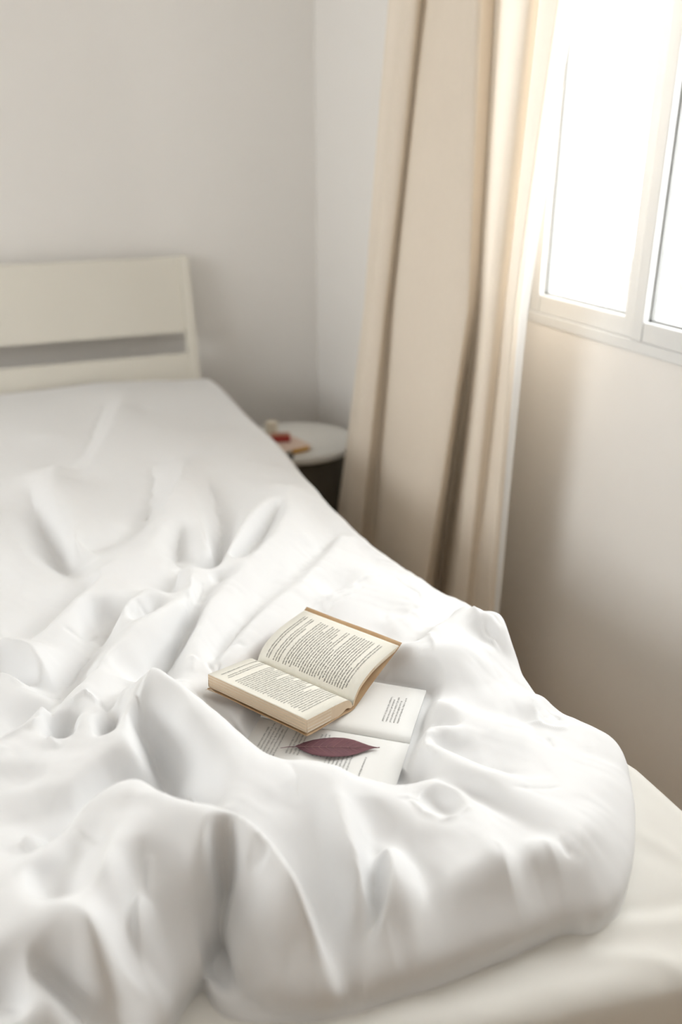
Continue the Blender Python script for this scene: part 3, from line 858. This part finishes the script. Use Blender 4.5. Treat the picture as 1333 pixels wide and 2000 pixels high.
# ------------------------------------------------------------------ mattress in its fitted sheet
def mattress():
    xs = np.concatenate([np.arange(BX0, -0.1, 0.02), np.arange(-0.1, 0.60, 0.006), np.arange(0.60, BX1 + 0.0005, 0.002)])
    ys = np.concatenate([np.arange(BY0, BY0 + 0.09, 0.002), np.arange(BY0 + 0.09, 1.0, 0.006), np.arange(1.0, BY1, 0.02), [BY1]])
    X, Y = np.meshgrid(xs, ys)
    r = 0.028
    dx = np.minimum(X - BX0, BX1 - X)
    dy = np.minimum(Y - BY0, BY1 - Y)
    ex, ey = np.clip(r - dx, 0, r), np.clip(r - dy, 0, r)
    Z = -r + np.sqrt(np.clip(r * r - ex ** 2, 0, None)) + np.sqrt(np.clip(r * r - ey ** 2, 0, None)) - r
    Z = np.maximum(Z, -r * 1.6)
    def crease(line, amp, w):
        P = [bed(a, b)[:2] for a, b in line]
        return amp * np.exp(-(polydist(X, Y, P) / w) ** 2)
    near = np.clip((0.85 - Y) / 0.15, 0, 1) * np.clip((dx) / 0.03, 0, 1)
    W = crease([(1065, 1795), (1180, 1765), (1333, 1735)], 0.006, 0.016)
    W -= crease([(1080, 1762), (1200, 1735), (1333, 1700)], 0.004, 0.012)
    W += crease([(1140, 1830), (1230, 1815), (1333, 1850)], 0.003, 0.010)
    W += crease([(1240, 1870), (1333, 1840)], 0.0025, 0.007)
    W += crease([(1200, 1585), (1290, 1640), (1333, 1650)], 0.0015, 0.012)
    W += 0.0012 * smooth_noise(X, Y, 0.05, 71)
    Z = Z + W * near - sag(X, Y)
    Yk = Y - 0.17 * (X - 0.30) * np.clip((0.75 - Y) / 0.27, 0, 1)      # the sheet is pulled askew at the foot
    V = [(x, y, BED_Z + z) for x, y, z in zip(X.ravel(), Yk.ravel(), Z.ravel())]
    nx, ny = len(xs), len(ys)
    idx = np.arange(nx * ny).reshape(ny, nx)
    F = [tuple(q) for q in np.stack([idx[:-1, :-1], idx[:-1, 1:], idx[1:, 1:], idx[1:, :-1]], -1).reshape(-1, 4)]
    rim = list(idx[0, :]) + list(idx[1:, -1]) + list(idx[-1, -2::-1]) + list(idx[-2:0:-1, 0])
    base = len(V)
    headrow, footrow = set(idx[-1, :].tolist()), set(idx[0, :].tolist())
    n = len(rim)
    for lev, (zz, off) in enumerate(((0.44, 0.004), (0.36, 0.001), (0.322, -0.02))):
        for k in rim:
            x, y, z = V[k]
            cx = off * (1 if x > BX1 - 1e-4 else -1 if x < BX0 + 1e-4 else 0)
            cy = min(0.0, BY1 - 0.07 * (0.53 - zz) / 0.2 - 0.006 - y) if y > 2.5 else (-off if k in footrow else 0.0)
            V.append((x + cx, y + cy, zz))
    prev = rim
    for lev in range(3):
        cur = [base + lev * n + k for k in range(n)]
        for k in range(n):
            k2 = (k + 1) % n
            F.append((prev[k], cur[k], cur[k2], prev[k2]))
        prev = cur
    F.append(tuple(prev))
    o = from_data('mattress', V, F, M_SHEET, None, True)
    tag(o, 'mattress in a cream fitted sheet showing at the foot of the bed', 'mattress')
    return o


mattress()


# ------------------------------------------------------------------ printed lines (letter strokes lying on a page)
def print_letters(place, lines, name, mat, parent, xh=0.0015, rnd=None):
    """place(u, w) -> point on the page; u along a line of text, w from line to line. lines: (u0, u1, w)"""
    rnd = rnd or random.Random(3)
    V, F = [], []
    def quad(u0, u1, w0, w1):
        b = len(V)
        for u, w in ((u0, w0), (u1, w0), (u1, w1), (u0, w1)):
            V.append(place(u, w))
        F.append((b, b + 1, b + 2, b + 3))
    sw = xh * 0.22
    for u0, u1, w in lines:
        u = u0
        while u < u1 - xh:
            for _ in range(rnd.choice((2, 3, 3, 4, 5, 6, 7, 8))):
                cw = xh * rnd.choice((0.35, 0.7, 0.8, 0.85, 1.2))
                if u + cw > u1:
                    break
                up = xh * (0.55 if rnd.random() < 0.28 else 0.0)
                dn = xh * (0.45 if rnd.random() < 0.12 else 0.0)
                quad(u, u + sw, w - xh - up, w + dn)
                if cw > xh * 0.5:
                    quad(u + cw - sw, u + cw, w - xh, w)
                    k = rnd.random()
                    if k < 0.75:
                        quad(u + sw, u + cw - sw, w - xh, w - xh * 0.82)
                    if k > 0.35:
                        quad(u + sw, u + cw - sw, w - xh * 0.18, w)
                u += cw + xh * 0.22
            u += xh * 0.55
    o = from_data(name, V, F, mat)
    o.parent = parent                            # a printed page: sub-part of its page block
    return o


# ------------------------------------------------------------------ open paperback
def curve_fn(pts):
    """smooth curve through (s, z) points as a function of arc length"""
    P = np.array(pts, float)
    # Catmull-Rom refinement
    Q = []
    ext = np.vstack([2 * P[0] - P[1], P, 2 * P[-1] - P[-2]])
    for i in range(1, len(ext) - 2):
        p0, p1, p2, p3 = ext[i - 1], ext[i], ext[i + 1], ext[i + 2]
        for t in np.linspace(0, 1, 9)[:-1]:
            Q.append(0.5 * (2 * p1 + (p2 - p0) * t + (2 * p0 - 5 * p1 + 4 * p2 - p3) * t * t + (3 * p1 - p0 - 3 * p2 + p3) * t ** 3))
    Q.append(P[-1])
    Q = np.array(Q)
    L = np.concatenate([[0], np.cumsum(np.hypot(*np.diff(Q, axis=0).T))])
    return (lambda s: np.array([np.interp(s, L, Q[:, 0]), np.interp(s, L, Q[:, 1])])), L[-1]


def paperback():
    B, a, r, LEN = BOOK_B, BOOK_A, BOOK_R, BOOK_LEN
    up = np.array([0, 0, 1.0])
    root = empty('paperback_book', tuple(B + a * LEN / 2 - up * 0.012))
    tag(root, 'open yellowed paperback with brown page edges lying face up on the duvet', 'book')

    def at(s, z, k):                                # s across, z up, k along the spine 0..1
        return B + r * s + up * z + a * (k * LEN)

    topR, LR = curve_fn([(0, 0), (0.006, 0.012), (0.020, 0.025), (0.048, 0.035), (0.080, 0.0385), (0.116, 0.040)])
    topL, LL = curve_fn([(0, 0), (-0.004, 0.009), (-0.013, 0.0165), (-0.035, 0.0225), (-0.065, 0.0285), (-0.101, 0.036)])

    def block(top, L, th0, th1, name, nlay=4, sign=1):
        n = 36
        ss = np.linspace(0, L, n)
        tc = np.array([top(s) for s in ss])
        tan = np.gradient(tc, axis=0)
        nrm = np.stack([-tan[:, 1], tan[:, 0]], 1)
        nrm /= np.linalg.norm(nrm, axis=1)[:, None]
        nrm *= np.sign(nrm[:, 1:2] + 1e-9)
        fr = np.linspace(0, 1, n)
        th = th0 + (th1 - th0) * np.clip(fr * 3, 0, 1) ** 0.7
        bc = tc - nrm * th[:, None]
        bc[-1] = tc[-1] + np.array([-0.004 * sign * 0, -th1])
        ks = np.linspace(0, 1, 7)
        V, F, mi = [], [], []
        for k in ks:
            for q in tc:
                V.append(at(q[0], q[1], k))
        off = len(V)
        for k in ks:
            for q in bc:
                V.append(at(q[0], q[1], k))
        m = len(ks)
        for j in range(m - 1):
            for i in range(n - 1):
                F.append((j * n + i, j * n + i + 1, (j + 1) * n + i + 1, (j + 1) * n + i)); mi.append(0)
                F.append((off + j * n + i, off + (j + 1) * n + i, off + (j + 1) * n + i + 1, off + j * n + i + 1)); mi.append(1)
            F.append((j * n + n - 1, off + j * n + n - 1, off + (j + 1) * n + n - 1, (j + 1) * n + n - 1)); mi.append(1)
            F.append((j * n, (j + 1) * n, off + (j + 1) * n, off + j * n)); mi.append(1)
        for j in (0, m - 1):
            for i in range(n - 1):
                F.append((j * n + i, off + j * n + i, off + j * n + i + 1, j * n + i + 1)); mi.append(1)
        o = from_data(name, V, F, M_PAPER)
        o.data.materials.append(M_EDGE)
        o.data.polygons.foreach_set('material_index', mi)
        sm = [x == 0 for x in mi]
        o.data.polygons.foreach_set('use_smooth', sm)
        hold(root, o)
        # leaves that stand a hair apart along the open edges
        for q in range(nlay):
            f = (q + 0.6) / nlay
            e0 = tc + (bc - tc) * f
            VV, FF = [], []
            ext = 0.0003 + 0.0004 * random.random()
            for k in (-0.003 * random.random(), 1 + 0.003 * random.random() + 0.001):
                for i in range(n // 2, n):
                    s_, z_ = e0[i]
                    if i == n - 1:
                        s_ += sign * ext
                    VV.append(at(s_, z_, k))
            w = n - n // 2
            for i in range(w - 1):
                FF.append((i, i + 1, w + i + 1, w + i))
            o2 = from_data('page_sheet', VV, FF, M_PAPER, o, True)
            sol = o2.modifiers.new('thickness', 'SOLIDIFY')
            sol.thickness = 0.00012
        return o

    blockR = block(topR, LR, 0.003, 0.0055, 'lifted_page_block', 3, 1)
    blockL = block(topL, LL, 0.004, 0.0200, 'lower_page_block', 4, -1)

    # card cover: under the thick half, round the spine, then straight up to the lifted fore-edge
    cov, LC = curve_fn(COVER_LINE)
    n = 60
    ks = np.linspace(-0.006, 1.006, 8)
    V = []
    for k in ks:
        for s in np.linspace(0, LC, n):
            q = cov(s)
            V.append(at(q[0], q[1] + 0.0004 * math.sin(9 * k + s * 60), k))
    F = [(j * n + i, j * n + i + 1, (j + 1) * n + i + 1, (j + 1) * n + i) for j in range(len(ks) - 1) for i in range(n - 1)]
    o = from_data('cover', V, F, M_COVER, None, True)
    sol = o.modifiers.new('thickness', 'SOLIDIFY')
    sol.thickness = 0.0007
    hold(root, o)
    cover = o
    # one torn corner of the cover, curled
    c0 = [at(-0.1035 - 0.0005, 0.0125, 0.0), at(-0.109, 0.0150, 0.006), at(-0.1055, 0.0175, 0.05), at(-0.1035, 0.0128, 0.09)]
    o = from_data('curled_cover_corner', c0, [(0, 1, 2, 3)], M_EDGE, cover)
    sol = o.modifiers.new('thickness', 'SOLIDIFY')
    sol.thickness = 0.0006

    rnd = random.Random(5)
    # text lines run from spine to fore-edge
    def page_lines(u0, u1, w0, w1, pitch, gaps):
        out = []
        w = w0
        i = 0
        while w < w1:
            if i not in gaps:
                end = u1 if rnd.random() < 0.8 else u0 + (u1 - u0) * rnd.uniform(0.35, 0.95)
                st = u0 + (0.004 if rnd.random() < 0.2 else 0)
                out.append((st, end, w))
            w += pitch
            i += 1
        return out

    def normal_of(fn, s):
        p, q = fn(s - 1e-4), fn(s + 1e-4)
        t = (q - p) / np.linalg.norm(q - p)
        nn = np.array([-t[1], t[0]])
        return nn * (1 if nn[1] > 0 else -1)

    def placer(fn, flip, L):
        def pl(u, w):
            s = (L - u) if flip else u
            q = fn(s) + normal_of(fn, s) * 0.00035
            return at(q[0], q[1], w / LEN)
        return pl
    linesR = page_lines(0.016, LR - 0.014, 0.014, LEN - 0.014, 0.00455, {2, 6})
    print_letters(placer(topR, False, LR), linesR, 'printed_text', M_INK, blockR, 0.00165, rnd)
    linesL = page_lines(0.013, LL - 0.016, 0.014, LEN - 0.014, 0.00455, {1, 4, 5})
    print_letters(placer(topL, True, LL), linesL, 'printed_text', M_INK, blockL, 0.00165, rnd)
    return root


paperback()


# ------------------------------------------------------------------ open booklet under the book, with the leaf on it
def booklet():
    root = empty('booklet', tuple(G2 + BA * 0.1 - np.array([0, 0, 0.003])))
    tag(root, 'open white booklet with printed text half under the paperback', 'booklet')
    L = 0.212
    up = np.array([0, 0, 1.0])

    def at(u, w, z):
        return G2 + BU * u + BA * w + up * z
    far, LF = curve_fn([(0, 0.001), (0.002, 0.005), (0.010, 0.0080), (0.03, 0.0085), (0.075, 0.0080), (0.118, 0.0070)])
    near, LN = curve_fn([(0, 0.0005), (-0.01, 0.0012), (-0.05, 0.001), (-0.088, 0.001), (-0.110, 0.001)])
    pages = {}
    for fn, LL_, nm, th in ((far, LF, 'far_page', 0.0045), (near, LN, 'near_page', 0.0015)):
        n = 24
        V, F = [], []
        ks = np.linspace(0, L, 9)
        for layer in (0, 1):
            for w in ks:
                for s in np.linspace(0, LL_, n):
                    q = fn(s)
                    drop = th if layer else 0
                    if layer and nm == 'far_page':
                        drop = min(th, q[1] - 0.0002) if s < 0.012 else th
                    V.append(at(q[0], w, q[1] - drop + 0.0006 * math.sin(w * 40 + q[0] * 30) * (w / L)))
        m = len(ks)
        o_ = n * m
        for j in range(m - 1):
            for i in range(n - 1):
                F.append((j * n + i, j * n + i + 1, (j + 1) * n + i + 1, (j + 1) * n + i))
                F.append((o_ + j * n + i, o_ + (j + 1) * n + i, o_ + (j + 1) * n + i + 1, o_ + j * n + i + 1))
            F.append((j * n + n - 1, o_ + j * n + n - 1, o_ + (j + 1) * n + n - 1, (j + 1) * n + n - 1))
            F.append((j * n, (j + 1) * n, o_ + (j + 1) * n, o_ + j * n))
        for j in (0, m - 1):
            for i in range(n - 1):
                F.append((j * n + i, o_ + j * n + i, o_ + j * n + i + 1, j * n + i + 1))
        o = from_data(nm, V, F, M_WHITEPAPER, None, True)
        hold(root, o)
        pages[nm] = o
    rnd = random.Random(12)
    def place_far(u, w):
        q = far(u)
        return at(q[0], w, q[1] + 0.0009)
    def place_near(u, w):
        q = near(LN - u)
        return at(q[0], w, q[1] + 0.0009)
    # far page: a short paragraph near the right end
    print_letters(place_far, [(0.030, 0.092 - 0.006 * (k % 2), 0.024 + k * 0.0052) for k in range(5)], 'printed_text', M_INK2, pages['far_page'], 0.0018, rnd)
    ln = [(0.018, 0.066, 0.050)]
    ln += [(0.020, 0.092 - (0.02 if k % 3 == 2 else 0), 0.068 + k * 0.0052) for k in range(7)]
    ln += [(0.05, 0.098, 0.108 + k * 0.0052) for k in range(3)] + [(0.045, 0.100, 0.138 + k * 0.0052) for k in range(4)]
    ln += [(0.030, 0.104 - 0.012 * (k % 2), 0.168 + k * 0.0052) for k in range(6)]
    print_letters(place_near, ln, 'printed_text', M_INK2, pages['near_page'], 0.0018, rnd)
    return root, at, near, LN


bk, bk_at, bk_near, bk_LN = booklet()


def dried_leaf():
    z = BK_Z + 0.0035
    tip, base, end = on_z(742, 1462, z), on_z(578, 1460, z), on_z(548, 1461, z)
    d = tip - base
    L = np.linalg.norm(d)
    d /= L
    nrm = np.array([-d[1], d[0], 0.0])
    root = empty('dried_leaf', tuple(base))
    tag(root, 'dried plum-coloured pointed leaf lying on the booklet page', 'leaf')
    prof = [(0, 0.0), (0.04, 0.16), (0.10, 0.42), (0.2, 0.74), (0.32, 0.94), (0.45, 1.0), (0.58, 0.90), (0.70, 0.68), (0.80, 0.40), (0.88, 0.19), (0.95, 0.07), (1.0, 0.0)]
    hw = 0.0195
    n, m = 40, 9
    V, F = [], []
    for i in range(n + 1):
        t = i / n
        w = np.interp(t, [p[0] for p in prof], [p[1] for p in prof]) * hw
        for j in range(m):
            s = (j / (m - 1)) * 2 - 1
            zz = 0.0012 * (abs(s)) ** 1.5 + 0.0008 * math.sin(t * 9 + s * 2) * abs(s) + 0.0006
            zz += 0.0004 * math.sin((t * 26 + abs(s) * -3.0) * 2) * (1 - abs(s))
            p = base + d * (t * L) + nrm * (s * w * (1.0 if s > 0 else 1.12)) + np.array([0, 0, zz + 0.0005])
            V.append(p)
    for i in range(n):
        for j in range(m - 1):
            F.append((i * m + j, (i + 1) * m + j, (i + 1) * m + j + 1, i * m + j + 1))
    o = from_data('blade', V, F, M_LEAF, None, True)
    sol = o.modifiers.new('thickness', 'SOLIDIFY')
    sol.thickness = 0.0003
    hold(root, o)
    blade = o

    def strip(pts, w0, w1, name, mat):
        VV, FF = [], []
        for i, p in enumerate(pts):
            q = pts[min(i + 1, len(pts) - 1)] - pts[max(i - 1, 0)]
            q = q / np.linalg.norm(q)
            s = np.array([-q[1], q[0], 0])
            w = w0 + (w1 - w0) * i / (len(pts) - 1)
            VV += [p + s * w, p + np.array([0, 0, w * 0.8]), p - s * w]
        for i in range(len(pts) - 1):
            FF += [(3 * i, 3 * i + 1, 3 * i + 4, 3 * i + 3), (3 * i + 1, 3 * i + 2, 3 * i + 5, 3 * i + 4)]
        o = from_data(name, VV, FF, mat)
        if name == 'stem':
            hold(root, o)
        else:
            o.parent = blade
    strip([end, end * .5 + base * .5 + np.array([0, 0, .0015]), base + np.array([0, 0, .0012])], 0.0006, 0.0008, 'stem', M_LEAF)
    strip([base + d * (L * t) + np.array([0, 0, 0.0017]) for t in np.linspace(0, 0.93, 14)], 0.0006, 0.0002, 'midrib', M_VEIN)
    for k in range(8):
        t0 = 0.10 + 0.085 * k
        for sgn in (1, -1):
            t1 = t0 + 0.13
            w = np.interp(t1, [p[0] for p in prof], [p[1] for p in prof]) * hw * 0.85
            pts = [base + d * (L * (t0 + (t1 - t0) * f)) + nrm * (sgn * w * f ** 0.9) + np.array([0, 0, 0.0016 + 0.0014 * f ** 1.5]) for f in np.linspace(0, 1, 5)]
            strip(pts, 0.00028, 0.00012, 'vein', M_VEIN)
    return root


dried_leaf()


# ------------------------------------------------------------------ curtain: floor-length, gathered beside the window
def curtain():
    # pixel columns of each pleat line at row 0, at row 600 and where the bed hides it (with that row), and its distance into the room
    path = [
        (762, 712, 655, 1030, 1.005), (772, 719, 662, 1036, 0.990), (792, 733, 682, 1050, 0.978), (815, 750, 706, 1066, 0.992), (832, 763, 722, 1080, 1.030),
        (846, 775, 738, 1090, 1.002), (875, 815, 768, 1115, 0.975), (912, 862, 800, 1142, 0.968), (938, 905, 824, 1160, 0.975), (949, 920, 836, 1168, 1.005), (954, 928, 843, 1176, 1.070),
        (966, 934, 855, 1186, 1.120), (980, 938, 866, 1192, 1.090), (987, 943, 872, 1196, 1.040), (1006, 955, 884, 1200, 1.015), (1030, 970, 906, 1203, 1.012),
        (1052, 984, 925, 1204, 1.040), (1072, 996, 938, 1205, 1.030), (1092, 1010, 954, 1205, 1.035), (1106, 1020, 966, 1205, 1.050)]
    top = np.array([on_x(a, 0, x) for a, m_, b, r_, x in path])
    mid = np.array([on_x(m_, 600, x) for a, m_, b, r_, x in path])
    bot = np.array([on_x(b, r_, x) for a, m_, b, r_, x in path])
    # resample smoothly along the pleats
    def refine(P, k=7):
        ext = np.vstack([2 * P[0] - P[1], P, 2 * P[-1] - P[-2]])
        Q = []
        for i in range(1, len(ext) - 2):
            p0, p1, p2, p3 = ext[i - 1], ext[i], ext[i + 1], ext[i + 2]
            for t in np.linspace(0, 1, k + 1)[:-1]:
                Q.append(0.5 * (2 * p1 + (p2 - p0) * t + (2 * p0 - 5 * p1 + 4 * p2 - p3) * t * t + (3 * p1 - p0 - 3 * p2 + p3) * t ** 3))
        Q.append(P[-1])
        return np.array(Q)
    top, mid, bot = refine(top), refine(mid), refine(bot)
    zs = np.linspace(FLOOR_Z + 0.012, 2.42, 60)
    n = len(top)
    V = []
    for z in zs:
        lo_ = bot + (mid - bot) * np.clip((z - bot[:, 2]) / (mid[:, 2] - bot[:, 2]), -0.6, 1)[:, None]
        hi_ = (top - mid) * np.clip((z - mid[:, 2]) / (top[:, 2] - mid[:, 2]), 0, 1.6)[:, None]
        P = lo_ + hi_
        s = np.arange(n)
        wx = 0.004 * np.sin(s * 0.21 + z * 3.0) + 0.003 * np.sin(s * 0.5 - z * 2.0)
        x = np.minimum(P[:, 0] + wx, WALL_X - 0.012)
        for i in range(n):
            V.append((x[i], P[i, 1], z))
    root = empty('curtain', (1.05, 1.9, FLOOR_Z))
    tag(root, 'beige linen curtain hanging in deep folds beside the window', 'curtain')
    m = len(zs)
    cut = n - 3
    F = [(j * n + i, j * n + i + 1, (j + 1) * n + i + 1, (j + 1) * n + i) for j in range(m - 1) for i in range(cut)]
    o = from_data('panel', V, F, M_CURTAIN, None, True)
    hold(root, o)
    # white lining edge along the window side
    VV, FF = [], []
    for j in range(m):
        for i in range(cut, n):
            VV.append(V[j * n + i])
        e = V[j * n + n - 1]
        VV.append((e[0] + 0.012, e[1] - 0.004, e[2]))
    w = n - cut + 1
    for j in range(m - 1):
        for i in range(w - 1):
            FF.append((j * w + i, j * w + i + 1, (j + 1) * w + i + 1, (j + 1) * w + i))
    o = from_data('hem', VV, FF, M_HEM, None, True)
    hold(root, o)
    return root


curtain()
rod = empty('curtain_rod', (WALL_X, 1.3, 2.44))
bm = bmesh.new()
r = bmesh.ops.create_cone(bm, cap_ends=True, segments=20, radius1=0.012, radius2=0.012, depth=2.7)
for v in r['verts']:
    v.co = Vector((1.04, 1.45 + v.co.z, 2.435 + v.co.y)) + Vector((v.co.x, 0, 0))
hold(rod, from_bm('pole', bm, M_METAL, None, True), box('bracket', (1.03, 2.72, 2.425), (WALL_X, 2.74, 2.445), M_METAL), box('bracket', (1.03, 0.2, 2.425), (WALL_X, 0.22, 2.445), M_METAL))
tag(rod, 'steel curtain rod above the window', 'curtain rod')

# ------------------------------------------------------------------ round side table between bed and curtain
TZ = CAM_Z - 0.925
TC = (0.945, 2.625)
TR = 0.190
st = empty('side_table', (TC[0], TC[1], 0))
tag(st, 'round white side table on a dark drum base beside the headboard', 'side table')
hold(st, lathe('table_top', [(0, TZ - 0.018), (TR - 0.006, TZ - 0.018), (TR, TZ - 0.014), (TR, TZ + 0.008), (TR - 0.003, TZ + 0.010), (TR - 0.008, TZ + 0.008), (TR - 0.010, TZ), (0, TZ)], M_TABLE, loc=(TC[0], TC[1], 0), seg=64),
     lathe('drum_base', [(0, FLOOR_Z), (0.148, FLOOR_Z), (0.153, FLOOR_Z + 0.004), (0.163, TZ - 0.03), (0.160, TZ - 0.018), (0, TZ - 0.018)], M_DRUM, loc=(TC[0], TC[1], 0), seg=64))

# little things on the table
p = on_z(560, 885, TZ)
nb = empty('notebook', (p[0], p[1], TZ))
tag(nb, 'small pale book with an amber spine on the side table', 'book')


def turned_box(name, c, ang, sx, sy, z0, z1, mat, root, bev=0.001):
    bm = bmesh.new()
    bm_box(bm, (-sx / 2, -sy / 2, z0), (sx / 2, sy / 2, z1), bev)
    ca, sa = math.cos(ang), math.sin(ang)
    for v in bm.verts:
        x, y = v.co.x, v.co.y
        v.co.x, v.co.y = c[0] + x * ca - y * sa, c[1] + x * sa + y * ca
    o = from_bm(name, bm, mat)
    hold(root, o)
    return o


ang = math.radians(12)
cb = on_z(560, 872, TZ)
turned_box('cover', (cb[0], cb[1]), ang, 0.105, 0.15, TZ + 0.001, TZ + 0.003, M_PINK, nb)
turned_box('pages', (cb[0], cb[1]), ang, 0.100, 0.144, TZ + 0.003, TZ + 0.013, M_PAPER, nb, 0.0)
turned_box('cover', (cb[0], cb[1]), ang, 0.105, 0.15, TZ + 0.013, TZ + 0.015, M_PINK, nb)
turned_box('spine', (cb[0] + 0.022, cb[1] - 0.0755), ang, 0.062, 0.006, TZ + 0.001, TZ + 0.0152, M_ORANGE, nb)
rb = on_z(548, 852, TZ + 0.03)
rbx = empty('red_packet', (rb[0], rb[1], TZ + 0.015))
tag(rbx, 'small red packet lying on the pale book on the side table', 'packet')
turned_box('body', (rb[0], rb[1]), math.radians(-15), 0.062, 0.045, TZ + 0.0155, TZ + 0.036, M_RED, rbx, 0.002)
turned_box('flap', (rb[0], rb[1]), math.radians(-15), 0.063, 0.014, TZ + 0.0362, TZ + 0.0372, M_COVER, rbx)
cj = on_z(531, 838, TZ + 0.02)
cjr = empty('cream_jar', (cj[0], cj[1], TZ))
tag(cjr, 'little cream jar with a rounded lid at the back of the side table', 'jar')
hold(cjr, lathe('body', [(0, 0.0005), (0.018, 0.0005), (0.021, 0.004), (0.021, 0.030), (0.018, 0.034), (0, 0.034)], M_CREAM, loc=(cj[0], cj[1], TZ), seg=28),
     lathe('lid', [(0.019, 0.034), (0.022, 0.035), (0.022, 0.043), (0.016, 0.048), (0, 0.049)], M_CREAM, loc=(cj[0], cj[1], TZ), seg=28))
bc = on_z(566, 893, TZ + 0.01)
bcr = empty('black_case', (bc[0], bc[1], TZ))
tag(bcr, 'small black case at the near edge of the side table', 'case')
turned_box('body', (bc[0] - 0.01, bc[1]), math.radians(20), 0.040, 0.026, TZ + 0.0005, TZ + 0.014, M_BLACK, bcr, 0.003)
turned_box('lid', (bc[0] - 0.01, bc[1]), math.radians(20), 0.0405, 0.0265, TZ + 0.0142, TZ + 0.019, M_BLACK, bcr, 0.002)
